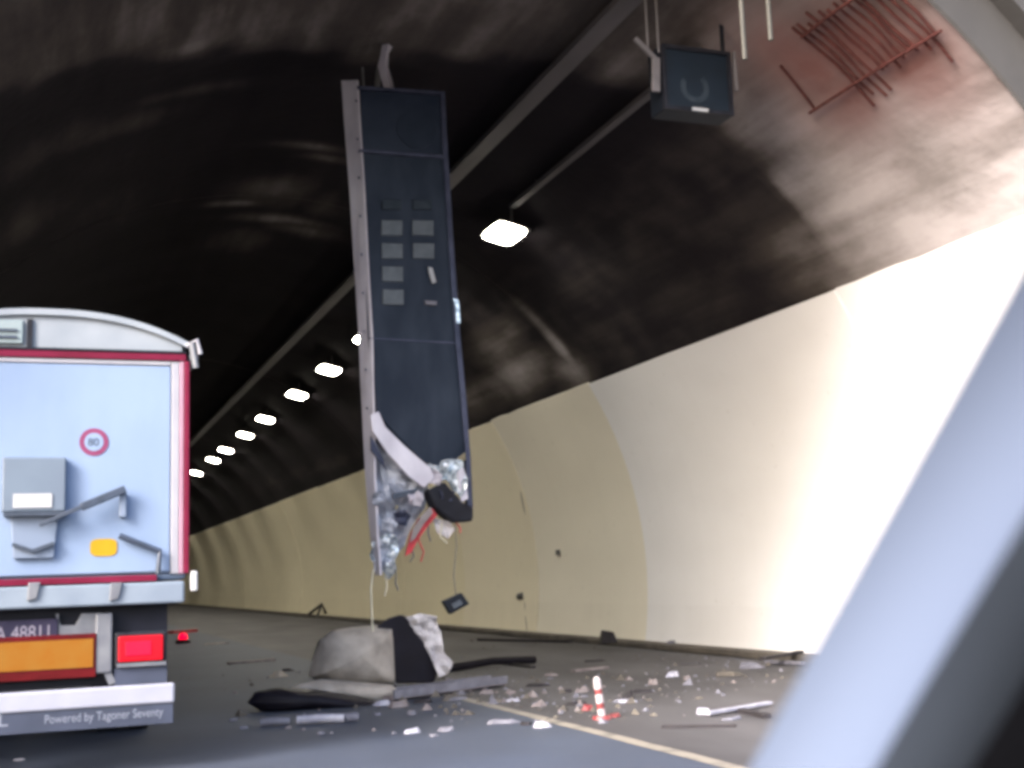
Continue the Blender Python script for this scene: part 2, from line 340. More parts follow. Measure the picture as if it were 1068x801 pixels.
def paleness_at(Y, ph):
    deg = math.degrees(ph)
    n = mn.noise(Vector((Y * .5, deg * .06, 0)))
    near = .36 + .56 * sst(72, 38, deg) * (1 - .4 * sst(13.2, 15.2, Y)) if deg < 72 else .36 - .04 * sst(95, 130, deg)  # near lining set paler on the right flank, greyer over the crown
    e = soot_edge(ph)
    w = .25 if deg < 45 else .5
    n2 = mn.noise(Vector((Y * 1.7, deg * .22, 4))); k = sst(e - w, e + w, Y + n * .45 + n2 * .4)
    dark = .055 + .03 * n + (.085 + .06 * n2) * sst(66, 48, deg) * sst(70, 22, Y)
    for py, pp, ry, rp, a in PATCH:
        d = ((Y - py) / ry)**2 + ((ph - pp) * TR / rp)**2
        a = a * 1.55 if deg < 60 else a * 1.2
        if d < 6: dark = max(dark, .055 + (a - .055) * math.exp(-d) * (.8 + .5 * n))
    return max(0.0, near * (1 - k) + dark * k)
def rust_at(Y, ph):
    r = 0
    for y, p in RUST:
        d = ((Y - y) / 1.0)**2 + ((ph - p) * TR / .95)**2
        r = max(r, .95 * math.exp(-d))
    return min(1, r)
WTOP = math.radians(31.8); WBASE = -math.radians(11.2); LTOP = math.pi - WTOP
JOINTS = [10.74, 15.45, 25.0, 34.6, 44.2, 53.8, 63.4, 82.6, 110, 150, 200, FAR]
for i, (a, b) in enumerate(zip(JOINTS, JOINTS[1:])):
    dy = .16 if b < 40 else (.6 if b < 90 else 4); ny = max(2, int((b - a) / dy)); npi = 110 if b < 40 else 48
    R = TR + (.0, .006, .0, .006, .0, .006, .0, .006, .0, .006, .0)[i]
    rows = []; cl = []; rs = []
    g = .0
    for k in range(ny + 1):
        Y = a + g + (b - a - 2 * g) * k / ny; row = []
        for j in range(npi + 1):
            ph = WTOP - .05 + (LTOP - WTOP + .1) * j / npi
            bump = .02 * mn.noise(Vector((Y * .7, ph * 6, 3)))
            row.append(bore(Y, ph, R - bump)); cl.append(paleness_at(Y, ph)); rs.append(rust_at(Y, ph) if Y < 16 else 0)
        rows.append(row)
    m = MB().grid(rows); o = m.build('vault_segment', 'vault', tun, smooth=True, fix=False)
    me = o.data
    at = me.attributes.new('paleness', 'FLOAT', 'POINT'); at.data.foreach_set('value', cl)
    at = me.attributes.new('rust', 'FLOAT', 'POINT'); at.data.foreach_set('value', rs)
    if b < 40: pass
# dark rock skin behind the joints keeps daylight out
MB().grid([[bore(Y, -.3 + (math.pi + .6) * j / 40, TR + .12) for j in range(41)] for Y in (MOUTH + .3, FAR)]).build('outer_shell', 'kerb', tun, smooth=True, fix=False)
PJ = [10.74, 15.45, 24.6, 31.0, 37.2, 44.2, 53.8, 63.4, 73, 82.6, 96, 110, 130, 150, 200, FAR]
TOPS = [0, -.004, .004, -.006, .003, -.003, .004, 0, -.003, .002, 0, 0, 0, 0, 0]
for side in (0, 1):
    for i, (a, b) in enumerate(zip(PJ, PJ[1:])):
        R = TR - .05 - (.012 if i % 2 else 0); g = .012; n = 14; rows = []
        ny = 10 if b < 60 else 3
        for k in range(ny + 1):
            Y = a + g + (b - a - 2 * g) * k / ny; row = []
            top = WTOP + TOPS[i] * .5 + (.003 * mn.noise(Vector((Y * 1.3, 5, 0))) if b < 60 else 0)
            for j in range(n + 1):
                ph = WBASE + (top - WBASE) * j / n
                row.append(bore(Y, ph if side == 0 else math.pi - ph, R))
            rows.append(row)
        MB().grid(rows).build('wall_panel', ('walldaylit', 'walldaylit', 'wallhalflit')[i] if i < 3 else ('wallcream' if i == 3 else 'wallpaint'), tun, smooth=True, solid=.04, fix=True)
# portal collar, head wall and closed far end
rows = []
for Y, R in ((10.9, TR + .1), (10.74, TR + .02), (MOUTH + .03, TR - .03), (MOUTH, TR - .0), (MOUTH, TR + 3.0)):
    rows.append([bore(Y, -.19 + (math.pi + .38) * j / 64, R) for j in range(65)])
MB().grid(rows).build('portal_collar', 'collar', tun, fix=False)
hw = MB(); n = 48; inn = [bore(MOUTH + .25, -.19 + (math.pi + .38) * j / n, TR + .6) for j in range(n + 1)]; out = []
for p in inn:
    d = Vector((p.x - TCX, 0, p.z - 2)); s = min(26 / max(abs(d.x), 1e-3), (12 if d.z > 0 else 2.1) / max(abs(d.z), 1e-3)); out.append(Vector((TCX, MOUTH + .25, 2)) + d * s)
hw.grid([inn, out]).build('head_wall', 'collar', tun, solid=.5)
MB().grid([[(x, FAR - .5, z) for x in (-6, 14)] for z in (-.5, 11)]).build('end_light_stop', 'vault', tun)  # unseen wall, added to stop skylight leaking in at the far end

# ------------------------------------------------------------------ ceiling equipment
LX, LZ = 8.2, 8.12
for i, Y in enumerate((21.9, 27.3, 32.9, 37.9, 43.2, 49.9, 55.3, 61.6, 66.5, 74.2, 82, 92, 104, 120, 140)):
    ord_ = ('nearest ceiling lamp, to the right of the hanging sign', 'ceiling lamp hidden behind the hanging sign', 'ceiling lamp half hidden at the left edge of the hanging sign', 'first ceiling lamp left of the hanging sign', 'second ceiling lamp left of the hanging sign',
            'third ceiling lamp left of the hanging sign', 'fourth ceiling lamp left of the hanging sign', 'fifth ceiling lamp left of the hanging sign', 'sixth ceiling lamp left of the hanging sign', 'seventh lit lamp left of the sign, beside the truck edge')
    lab = ord_[i] if i < len(ord_) else 'tiny far ceiling lamp hidden deep behind the truck'
    t = thing('ceiling_lamp', 'bright ' + lab if i < 9 else lab, 'lamp', (LX, Y, LZ), 'row of lit lamps along the vault')
    tilt = Matrix.Rotation(math.radians(14), 3, 'Y')
    MB().box(LX - .33, LX + .33, Y - .58, Y + .58, LZ, LZ + .03, tilt).build('housing', 'lampcase', t, bevel=.02)
    sq = lambda q: math.copysign(abs(q) ** .42, q)
    MB().prism([Vector((LX, Y, LZ + .035)) + tilt @ Vector((.31 * sq(math.cos(2 * math.pi * k / 24)), .56 * sq(math.sin(2 * math.pi * k / 24)), -.055)) for k in range(24)], tilt @ Vector((0, 0, .016))).build('diffuser', 'lamp', t)
    for yy in (Y - .4, Y + .4): MB().box(LX - .02, LX + .02, yy - .02, yy + .02, LZ + .036, LZ + .42).build('hanger', 'lampcase', t)
def tray(name, label, X, Z, w, h, y0, y1, step):
    t = thing(name, label, 'cable tray', (X, y0, Z))
    m = MB(); m.box(X - w / 2, X + w / 2, y0, y1, Z, Z + .02); m.box(X - w / 2, X - w / 2 + .02, y0, y1, Z + .02, Z + h); m.box(X + w / 2 - .02, X + w / 2, y0, y1, Z + .02, Z + h)
    m.build('channel', 'tray', t)
    MB().tube([(X - w * .2, y0, Z + .06), (X - w * .2, y1, Z + .06)], .035, 8).build('cable', 'cable', t)
    y = y0 + 1
    while y < min(y1, 60):
        zt = TCZ + math.sqrt(TR**2 - (X - TCX)**2)
        MB().box(X - .02, X + .02, y, y + .04, Z + .021, zt + .02).build('hanger', 'tray', t); y += step
tray('cable_tray', 'wide grey cable tray running along the crown behind the hanging sign', 6.95, 8.86, .30, .10, 10.95, 180, 6)
tray('cable_tray', 'thin grey cable tray running from the dark signal box to the nearest lamp', 8.1, 8.40, .13, .08, 13.9, 21.2, 5)
# dark signal box on its bracket
SY = 13.2
a, b = atY(688, 45, SY), atY(764, 122, SY)
t = thing('lane_signal', 'square dark blue signal box hung from the vault by grey brackets', 'signal', ((a.x + b.x) / 2, SY, b.z))
x0, x1, z1, z0 = a.x, b.x, a.z - .02, b.z
MB().box(x0, x1, SY, SY + .34, z0, z1).build('housing', 'box', t, bevel=.015)
fr = MB(); q = .05
fr.box(x0, x1, SY - .05, SY - .002, z1 - q, z1); fr.box(x0, x1, SY - .05, SY - .002, z0, z0 + q); fr.box(x0, x0 + q, SY - .05, SY - .002, z0 + q, z1 - q); fr.box(x1 - q, x1, SY - .05, SY - .002, z0 + q, z1 - q)
fr.build('frame', 'black', t)
MB().box(x0 + q, x1 - q, SY - .018, SY - .004, z0 + q, z1 - q).build('display', 'boxface', t)
c = atY(724, 92, SY); m = MB(); n = 30; rr = []
for j in range(n + 1):
    th = math.radians(150 + 260 * j / n); rr.append([Vector((c.x + r * math.cos(th), SY - .024, c.z + r * math.sin(th))) for r in (.13, .20)])
m.grid(rr).build('lens_ring', 'celldim', t, solid=.01)
c = atY(728, 116, SY); MB().box(c.x - .11, c.x + .11, SY - .064, SY - .0505, c.z - .02, c.z + .02).build('status_strip', 'white', t)
zc = lambda X: TCZ + math.sqrt(TR**2 - (X - TCX)**2)
m = MB(); m.bar(atY(684, 96, SY), atY(684, 60, SY), .11, .05, (0, 1, 0)); m.bar(atY(684, 62, SY), atY(662, 40, SY), .06, .05, (0, 1, 0)); m.build('bracket_arm', 'arm', t, bevel=.01)
for u in (687, 676):
    p = atY(u, 55, SY); MB().tube([p, (p.x, SY, zc(p.x) + .02)], .014, 8).build('suspension_rod', 'arm', t)
m = MB(); m.bar(atY(765, 54, SY), atY(768, 95, SY), .05, .05, (0, 1, 0)); m.build('bracket_arm', 'arm', t, bevel=.01)
p = atY(760, 48, SY); MB().tube([(p.x, SY + .15, p.z - .05), (p.x, SY + .15, zc(p.x) + .02)], .03, 8).build('suspension_rod', 'dark', t)
# two pale rods right of the signal box
for u, v, lab in ((777, 62, 'longer pale rod hanging from the vault right of the signal box'), (804, 42, 'shorter pale rod hanging from the vault near the rusty grid')):
    p = atY(u, v, 11.4); m = MB(); m.tube([p, (p.x, 11.4, zc(p.x) + .03)], .03, 10)
    o = m.build('hanging_rod', 'rod'); tag(o, lab, 'rod', 'pale rods hanging from the vault')
# bare rusty bars
t = thing('rebar_grid', 'rusty exposed reinforcement grid on the spalled vault at upper right', 'rebar', bore(12, math.radians(45), TR))
(ya, pa), (yb, pb) = cyl(845, 32), cyl(852, 110)
ptop = pa; pbot = pb; RB = TR - .03
for (u0, v0, u1, v1) in ((843, 32, 900, -10), (850, 111, 985, 30)):
    y0, p0 = cyl(u0, v0); y1, p1 = cyl(u1, v1); pm = (p0 + p1) / 2
    MB().tube([bore(y0 + .1, pm, RB - .03), bore((y0 + y1) / 2, pm + .002, RB - .035), bore(max(y1 - .3, 10.85), pm, RB - .03)], .02, 8).build('rail', 'rustbar', t)
top_ph = (cyl(843, 32)[1] + cyl(900, -10)[1]) / 2; bot_ph = (cyl(850, 111)[1] + cyl(985, 30)[1]) / 2
yst = cyl(846, 34)[0]
for k in range(20):
    Y = yst + .12 - .13 * k + random.uniform(-.03, .03); e0 = random.uniform(.01, .03); e1 = random.uniform(0, .05)
    if Y < 10.85: break
    pts = [bore(Y + .02 * math.sin(j * 1.3 + k), top_ph + e0 + (bot_ph - e1 - top_ph - e0) * j / 6, RB - .0 + .012 * math.sin(j + k)) for j in range(7)]
    MB().tube(pts, .019, 7).build('bar', 'rustbar', t)
pts = [bore(cyl(815, 67)[0] + (cyl(850, 111)[0] - cyl(815, 67)[0]) * j / 5, cyl(815, 67)[1] + (cyl(850, 111)[1] - cyl(815, 67)[1]) * j / 5, RB) for j in range(6)]
MB().tube(pts, .018, 7).build('bar', 'rustbar', t)

# ------------------------------------------------------------------ small fittings on the painted wall
def wallpt(u, v): Y, ph = cyl(u, v, TR - .07); return bore(Y, ph, TR - .07)
t = thing('wall_pipe', 'thin dark pipe with a small valve at the foot of the cream wall', 'pipe', wallpt(549, 660))
MB().tube([wallpt(551, 664), wallpt(549, 640), wallpt(548, 624)], .035, 8).build('pipe', 'fragdark', t)
p = wallpt(545, 622); MB().tube([p + Vector((-.02, -.12, .02)), p + Vector((-.05, .14, 0))], .09, 10).build('valve', 'cable', t)
o = MB().tube([wallpt(543, 508), wallpt(546, 522), wallpt(550, 545)], [.03, .05, .02], 8).build('wall_scratch', 'cable'); tag(o, 'short dark scratch high on the cream wall, modelled as a raised strand', 'cable')  # a scratch on the wall, built as a thin raised strand
o = MB().box(-.09, .09, -.09, .09, -.07, .07).build('junction_box', 'cable', bevel=.02); o.location = wallpt(584, 579); tag(o, 'tiny grey junction box in the middle of the cream wall', 'box')
p = gp(636, 671, .13); o = MB().prism([(p.x - .2, p.y, .13), (p.x + .2, p.y, .13), (p.x + .13, p.y + .05, .36), (p.x - .1, p.y + .05, .40)], (.05, .25, 0)).build('black_box', 'fragdark', bevel=.02); tag(o, 'small black box on the kerb below the cream wall', 'box')
p = gp(330, 645, .13); t = thing('wall_bracket', 'small bent dark bracket by the wall left of the grey cover', 'bracket', p)
MB().tube([p, atY(336, 630, p.y)], .06, 7).build('stay', 'cable', t); MB().tube([atY(322, 641, p.y), atY(336, 630, p.y), atY(340, 640, p.y)], .07, 7).build('hook', 'fragdark', t)

# ------------------------------------------------------------------ the torn-down message sign
SGY = 17.0
def S(u, v, d=0.0): p = atY(u, v, SGY); return Vector((p.x, SGY + d, p.z))
sg = thing('message_sign', 'long dark blue message sign hanging on end from the vault, torn below', 'sign', S(440, 590))
# cabinet with depth; its left flank is bare aluminium
D = .22
face = [(374, 92), (462, 97), (468, 200), (473, 300), (481, 380), (487, 470), (462, 492), (440, 488), (415, 462), (392, 438), (386, 380), (380, 250)]
MB().prism([S(u, v, .03) for u, v in face], (0, D - .05, 0)).build('cabinet', 'signface', sg)
MB().prism([S(u, v, 0) for u, v in [(377, 160), (464, 166), (468, 230), (473, 310), (480, 390), (484, 462), (462, 487), (442, 482), (417, 456), (394, 432), (387, 340), (381, 240)]], (0, .028, 0)).build('lower_face', 'signface', sg)
MB().prism([S(u, v, -.004) for u, v in [(376, 95), (461, 100), (464, 162), (377, 156)]], (0, .03, 0)).build('upper_display', 'signglass', sg, bevel=.008)
p = S(434, 135); disc(MB(), p, .30, .30, SGY - .02, SGY - .006).build('round_display', 'rounddim', sg)
m = MB(); m.prism([S(u, v, -.03) for u, v in ((374, 156), (466, 163), (466, 166), (374, 159))], (0, .05, 0)); m.build('cross_bar', 'aluedge', sg)
m = MB(); m.prism([S(u, v, -.03) for u, v in ((372, 90), (462, 96), (462, 99.5), (372, 93.5))], (0, .09, 0)); m.build('top_trim', 'aluedge', sg)
# left flank: pale aluminium, slightly buckled
rows = []
for v, uf, ub in ((84, 370, 356), (120, 372, 358.5), (200, 377, 364.5), (280, 381, 369.5), (350, 385, 374), (400, 386, 376), (440, 387, 378), (500, 388, 381), (560, 391, 386), (600, 394, 391)):
    p0 = S(uf + 2, v, -.02); p1 = atY(ub, v, SGY + D); mid = (p0 + p1) / 2 + Vector((-.015 * math.sin(v * .05), 0, 0)); rows.append([p0, mid, p1])
MB().grid(rows).build('side_panel', 'alu', sg, solid=.03)
m = MB(); pts = [(461, 96), (464, 160), (469, 240), (474, 318), (476, 345), (483, 420), (488, 480), (490, 540)]
rows = [[S(u - 2.6, v, -.035), S(u + 2.6, v, -.035 + .01 * math.sin(v)), S(u + 3.2, v, .06)] for u, v in pts]
m.grid(rows).build('side_trim', 'aluedge', sg, solid=.02)
m = MB(); m.prism([S(u, v, -.06) for u, v in ((471, 312), (477, 314), (479, 338), (475, 338), (474, 320))], (0, .03, 0)); m.build('dented_edge', 'foil', sg)
for r, v in enumerate((214, 238, 262, 286, 310)):
    for c_, u in enumerate((408 + r * .4, 440 + r * .7)):
        if r >= 3 and c_ == 1: continue
        hw_, hh = (11, 8.2) if r else (10, 5)
        MB().prism([S(u + i * hw_, v + j * hh, -.03) for i, j in ((-1, -1), (1, -.93), (1, 1.03), (-1, .96))], (0, .029, 0)).build('light_cell', 'celldim' if r == 0 else 'cell', sg, bevel=.01)
MB().prism([S(u, v, -.05) for u, v in ((446, 279), (450, 280), (454, 295), (450, 296), (447, 286))], (0, .045, 0)).build('broken_cell', 'white', sg)
MB().prism([S(u, v, -.05) for u, v in ((442, 314), (455, 315), (454, 319), (443, 318))], (0, .045, 0)).build('broken_cell', 'fraggrey', sg)
def crumple(name, outline, Y, m, parent, amp=.08, n=9, thick=.012, seed=0):
    """A torn sheet: rings from the middle to the outline, pushed in and out."""
    k = len(outline); c = (sum(p[0] for p in outline) / k, sum(p[1] for p in outline) / k)
    ol = []
    for i in range(k):
        a, b = outline[i], outline[(i + 1) % k]
        for s in range(3): ol.append((a[0] + (b[0] - a[0]) * s / 3, a[1] + (b[1] - a[1]) * s / 3))
    rows = []
    for j in range(n + 1):
        f = .04 + .96 * j / n; row = []
        for u, v in ol + ol[:1]:
            x, y = c[0] + (u - c[0]) * f, c[1] + (v - c[1]) * f
            p = atY(x, y, Y); d = amp * (1.3 * mn.noise(Vector((p.x * 3.1, p.z * 3.1, seed * 5.3))) + .8 * mn.noise(Vector((p.x * 8, p.z * 8, seed + 2))))
            p.y += d; row.append(p)
        rows.append(row)
    return MB().grid(rows).build(name, m, parent, solid=thick)
crumple('torn_sheet', [(384, 450), (400, 470), (425, 492), (446, 505), (444, 530), (432, 548), (420, 570), (404, 590), (390, 596), (386, 540)], SGY + .2, 'sheet', sg, .14, seed=1)
crumple('bright_shred', [(388, 566), (402, 556), (414, 562), (416, 576), (410, 590), (404, 600), (396, 590), (388, 584)], SGY + .08, 'foil', sg, .22, seed=2)
crumple('bright_shred', [(402, 588), (409, 584), (413, 594), (408, 604), (402, 602)], SGY + .1, 'foil', sg, .15, seed=5, n=5)
crumple('bright_shred', [(443, 486), (454, 480), (468, 478), (484, 482), (487, 500), (478, 520), (468, 500), (455, 500), (444, 506)], SGY + .02, 'foil', sg, .2, seed=3)
m = MB(); m.prism([S(u, v, -.12) for u, v in ((384, 434), (393, 430), (400, 446), (420, 466), (446, 488), (451, 498), (440, 510), (424, 498), (402, 474), (386, 450))], (0, .07, 0)); m.build('bent_frame_bar', 'alu', sg, bevel=.015)
m = MB(); m.prism([S(u, v, -.05) for u, v in ((386, 455), (398, 478), (402, 490), (386, 470))], (0, .04, 0)); m.build('torn_flap', 'aluedge', sg)
m = MB(); m.bar(S(408, 518, -.05), S(434, 512, -.05), .07, .06, (0, 1, 0)); m.build('hinge_bar', 'lever', sg)
m = MB(); m.prism([S(u, v, -.1) for u, v in ((444, 512), (462, 503), (480, 524), (492, 530), (491, 544), (472, 545), (452, 530))], (0, .34, 0)); m.build('control_module', 'black', sg, bevel=.03)
m = MB(); m.prism([S(u, v, -.02) for u, v in ((484, 480), (489, 480), (493, 528), (488, 530))], (0, .14, 0)); m.build('corner_post', 'dark', sg)
m = MB(); m.prism([S(u, v, -.06) for u, v in ((476, 492), (482, 488), (487, 520), (480, 524))], (0, .05, 0)); m.build('inner_plate', 'alu', sg)
m = MB(); m.prism([S(u, v, -.04) for u, v in ((450, 530), (436, 541), (428, 556), (422, 580), (428, 577), (436, 562), (446, 548), (455, 538))], (0, .05, 0)); m.build('red_cable', 'redstrip', sg)
m = MB(); m.prism([S(u, v, -.09) for u, v in ((447, 529), (438, 538), (429, 552), (426, 566), (431, 562), (440, 547), (450, 535))], (0, .03, 0)); m.build('pale_cable', 'fragpink', sg)
crumple('clear_cover', [(452, 540), (470, 544), (476, 552), (466, 562), (456, 556)], SGY + .1, 'paleshred', sg, .1, seed=9, n=5)
m = MB(); m.tube([S(391, 594, .1), S(389, 615, .12), S(390, 648, .1), S(391, 662, .1)], .014, 6); m.build('dangling_wire', 'wire', sg)
m = MB(); m.tube([S(404, 600, .1), S(406, 612, .12), S(403, 622, .1)], .012, 6); m.build('dangling_wire', 'wire', sg)
for v in (352,):
    k_ = (v - 97) / 400; MB().prism([S(u, w, -.012) for u, w in ((378 + 11 * k_, v), (463 + 23 * k_, v + 5), (463 + 23 * k_, v + 6.6), (378 + 11 * k_, v + 1.6))], (0, .013, 0)).build('panel_seam', 'aluedge', sg)
rb_ = random.Random(3)
for v in range(110, 470, 40):
    k_ = (v - 97) / 400; p = S(371 + 14 * k_, v - 4, -.02); MB().tube([p, p + Vector((-.01, -.02, 0))], .018, 8).build('bolt', 'aluedge', sg)
for u, v, L_, m_ in ((447, 535, 30, 'cable'), (462, 545, 22, 'wire'), (438, 552, 34, 'redstrip'), (430, 566, 20, 'cable'), (412, 590, 26, 'cable'), (478, 540, 16, 'redstrip')):
    q = [S(u + rb_.uniform(-5, 5) * t_, v + L_ * t_, .05 - .1 * t_) for t_ in (0, .35, .7, 1)]; MB().tube(q, .012, 6).build('torn_wire', m_, sg)
for k_, (u, v) in enumerate(((395, 520), (420, 540), (432, 520), (405, 548), (465, 515), (452, 498))):
    crumple('torn_scrap', [(u - 8, v - 5), (u + 2, v - 9), (u + 9, v - 2), (u + 5, v + 8), (u - 6, v + 6)], SGY - .05, ('sheet', 'aluedge', 'alu')[k_ % 3], sg, .16, n=4, seed=20 + k_)
# steel strap that still holds the sign
top = S(405, 30, .2); top.z = zc(top.x) + .05
m = MB(); rows = []
for u, v, w in ((408, 24, .16), (409, 38, .19), (405, 50, .12), (403, 64, .16), (407, 78, .17), (411, 94, .16)):
    p = S(u, v, .2); rows.append([p + Vector((-w / 2, 0, 0)), p + Vector((0, -.08, 0)), p + Vector((w / 2, 0, 0))])
m.grid(rows).build('strap', 'alu', sg, solid=.025, smooth=True)
MB().tube([top, S(406, 40, .24), S(399, 70, .26), S(396, 96, .2)], .045, 8).build('supply_cable', 'cable', sg)
MB().tube([S(383, 62, .3), S(384, 95, .25)], .02, 6).build('supply_cable', 'cable', sg)
# module swinging on its lead below the sign
MY = 17.05
t = thing('hanging_module', 'small dark blue module swinging on a lead below the torn sign', 'module', atY(474, 640, MY))
m = MB(); m.prism([atY(u, v, MY) for u, v in ((462, 627), (482, 618), (490, 630), (470, 641))], (0, .12, 0)); m.build('case', 'box', t, bevel=.015)
m = MB(); m.prism([atY(u, v, MY - .012) for u, v in ((471, 630), (480, 625), (483, 630), (474, 635))], (0, .011, 0)); m.build('label_patch', 'cell', t)
MB().tube([atY(474, 541, MY + .05), atY(476, 570, MY + .05), atY(473, 600, MY + .05), atY(476, 625, MY + .05)], .008, 5).build('lead', 'cable', t)

# ------------------------------------------------------------------ wreckage under the sign
def bulge(name, outline, Y, m, depth, label, cat, seed=0, rough=.03):
    """A domed shell: the outline carries the middle section, the front swells towards the viewer, the back away from it."""
    ol = []; k = len(outline)
    for i in range(k):
        a, b = outline[i], outline[(i + 1) % k]
        for s in range(4): ol.append((a[0] + (b[0] - a[0]) * s / 4, a[1] + (b[1] - a[1]) * s / 4))
    c = (sum(p[0] for p in ol) / len(ol), sum(p[1] for p in ol) / len(ol)); mb = MB()
    for sgn in (-1, 1):
        rows = []
        for j in range(20):
            f = .02 + .98 * math.sin(j / 12 * math.pi / 2); row = []
            for u, v in ol + ol[:1]:
                p = atY(c[0] + (u - c[0]) * f, c[1] + (v - c[1]) * f, Y)
                p.y += sgn * depth * math.sqrt(max(0, 1 - f * f)) + rough * mn.noise(Vector((p.x * 2.5, p.z * 2.5, seed)))
                p.z = max(p.z, .012); row.append(p)
            rows.append(row)
        mb.grid(rows)
    o = mb.build(name, m, smooth=True); return tag(o, label, cat)
bulge('curved_cover', [(322, 706), (326, 688), (333, 668), (345, 658), (368, 654), (392, 652), (409, 653), (410, 680), (410, 714), (370, 716), (340, 714)], 17.4, 'slab', .55, 'large grey rounded cover lying under the hanging sign', 'cover', 1, .07)
bulge('fallen_skirt', [(296, 722), (312, 713), (335, 708), (372, 711), (408, 714), (420, 724), (402, 732), (360, 731), (325, 728)], 16.9, 'slab', .30, 'flat grey skirt spread below the large grey cover', 'cover', 4)
bulge('black_tray', [(258, 733), (266, 722), (290, 717), (330, 719), (372, 726), (396, 733), (398, 741), (330, 741), (272, 742)], 16.5, 'blacksheet', .28, 'low black tray on the road at the front of the wreckage', 'tray', 6)
Yb = 17.2
o = MB().prism([atY(u, v, Yb) for u, v in ((392, 654), (404, 645), (417, 641), (428, 648), (438, 664), (450, 684), (456, 700), (452, 712), (412, 713), (410, 690), (409, 664), (398, 660))], (.1, .22, 0)).build('bent_black_plate', 'blacksheet', bevel=.03)
tag(o, 'bent black plate standing between the grey cover and the pale shred', 'plate')
o = crumple('pale_shred', [(424, 643), (440, 640), (456, 643), (461, 660), (463, 680), (470, 690), (466, 703), (455, 706), (452, 690), (442, 670), (432, 655)], Yb - .05, 'paleshred', None, .16, seed=11, thick=.03)
tag(o, 'crumpled pale sheet leaning on the bent black plate', 'sheet')
t = thing('fallen_rail', 'pale pinkish rail lying right of the wreckage with a holed end', 'rail', gp(460, 722))
p0, p1 = gp(402, 728, .05), gp(520, 712, .05)
MB().bar(p0, p1, .30, .05).build('plate', 'plank', t, bevel=.01)
d = (p1 - p0).normalized(); sd = Vector((d.y, -d.x, 0))
for s in (-1, 1): MB().bar(p0 + sd * s * .16 + Vector((0, 0, .05)), p1 + sd * s * .16 + Vector((0, 0, .05)), .035, .11).build('flange', 'fraggrey', t)
for k in range(3):
    q = p1 - d * (.12 + .22 * k); MB().bar(q - sd * .1 + Vector((0, 0, .035)), q + sd * .1 + Vector((0, 0, .035)), .07, .02).build('rung', 'white', t)
p0, p1 = gp(468, 697, .06), gp(557, 688, .06)
o = MB().tube([p0, (p0 + p1) / 2 + Vector((0, 0, .05)), p1], .07, 10).build('dark_pipe', 'blacksheet'); tag(o, 'long dark pipe lying behind the pale rail', 'pipe')
def stick(name, a, b, r, m, label, cat, z=.03, flat=False, group=None):
    p0, p1 = gp(*a, z), gp(*b, z); mb = MB()
    if flat: mb.bar(p0, p1, r * 2.4, r)
    else: mb.tube([p0, p0 * .5 + p1 * .5 + Vector((0, 0, .01)), p1], r, 9)
    o = mb.build(name, m, bevel=.006 if flat else 0); return tag(o, label, cat, group)
stick('light_tube', (310, 751), (359, 749), .05, 'fragwhite', 'long white tube lying in front of the black tray', 'tube', .055)
stick('light_tube', (360, 749), (373, 748), .05, 'fraggrey', 'short grey end of the long white tube', 'tube', .05)
stick('light_tube', (271, 754), (302, 752), .045, 'fraggrey', 'duller grey tube left of the long white tube', 'tube', .045)
stick('flat_strip', (238, 692), (286, 688), .05, 'fragpink', 'pale strip on the road just right of the truck', 'strip', .02, True)
stick('flat_strip', (515, 690), (556, 696), .04, 'fragdark', 'dark flat strip under the end of the dark pipe', 'strip', .02, True)
stick('flat_strip', (737, 744), (803, 733), .035, 'fragwhite', 'long white strip beside the right roadside, near the pillar', 'strip', .04, True)
stick('flat_strip', (765, 739), (800, 747), .045, 'fragdark', 'dark strip crossing under the long white strip', 'strip', .02, True)
stick('flat_strip', (598, 700), (633, 696), .045, 'fragpink', 'pinkish strip on the shoulder behind the striped post', 'strip', .02, True)
stick('flat_strip', (500, 667), (595, 669), .06, 'fragdark', 'dark strip along the foot of the cream wall', 'strip', .14, True)
stick('flat_strip', (795, 687), (835, 680), .05, 'fragdark', 'dark strip at the wall foot beside the pillar', 'strip', .16, True)
stick('flat_strip', (800, 690), (838, 692), .05, 'fraggrey', 'pale strip under the dark strip beside the pillar', 'strip', .04, True)
stick('flat_strip', (690, 758), (768, 757), .03, 'fragdark', 'thin dark strip standing in for a long shadow on the asphalt near the pillar', 'strip', .012, True)  # dark strip laid in place of a long cast shadow
def shard(name, u, v, w, dp, h, m, label, cat='fragment', seed=0, rz=0.0):
    rnd = random.Random(seed * 17 + int(u) * 3 + int(v)); p = gp(u, v); n = rnd.randint(5, 7); mb = MB()
    pts = []
    for i in range(n):
        th = 2 * math.pi * (i + rnd.uniform(-.25, .25)) / n; r = rnd.uniform(.75, 1.1); pts.append((math.cos(th) * r * w / 2, math.sin(th) * r * dp / 2))
    c, s = math.cos(rz), math.sin(rz)
    lo = [Vector((p.x + x * c - y * s, p.y + x * s + y * c, .002)) for x, y in pts]
    hi = [Vector((p.x + (x * c - y * s) * rnd.uniform(.45, .95), p.y + (x * s + y * c) * rnd.uniform(.45, .95), h * rnd.uniform(.25, 1.0))) for x, y in pts]
    mb.v = lo + hi; mb.f = [tuple(range(n))[::-1], tuple(range(n, 2 * n))] + [(i, (i + 1) % n, n + (i + 1) % n, n + i) for i in range(n)]
    o = mb.build(name, m, bevel=.008); return tag(o, label, cat, 'fragments scattered on the road')
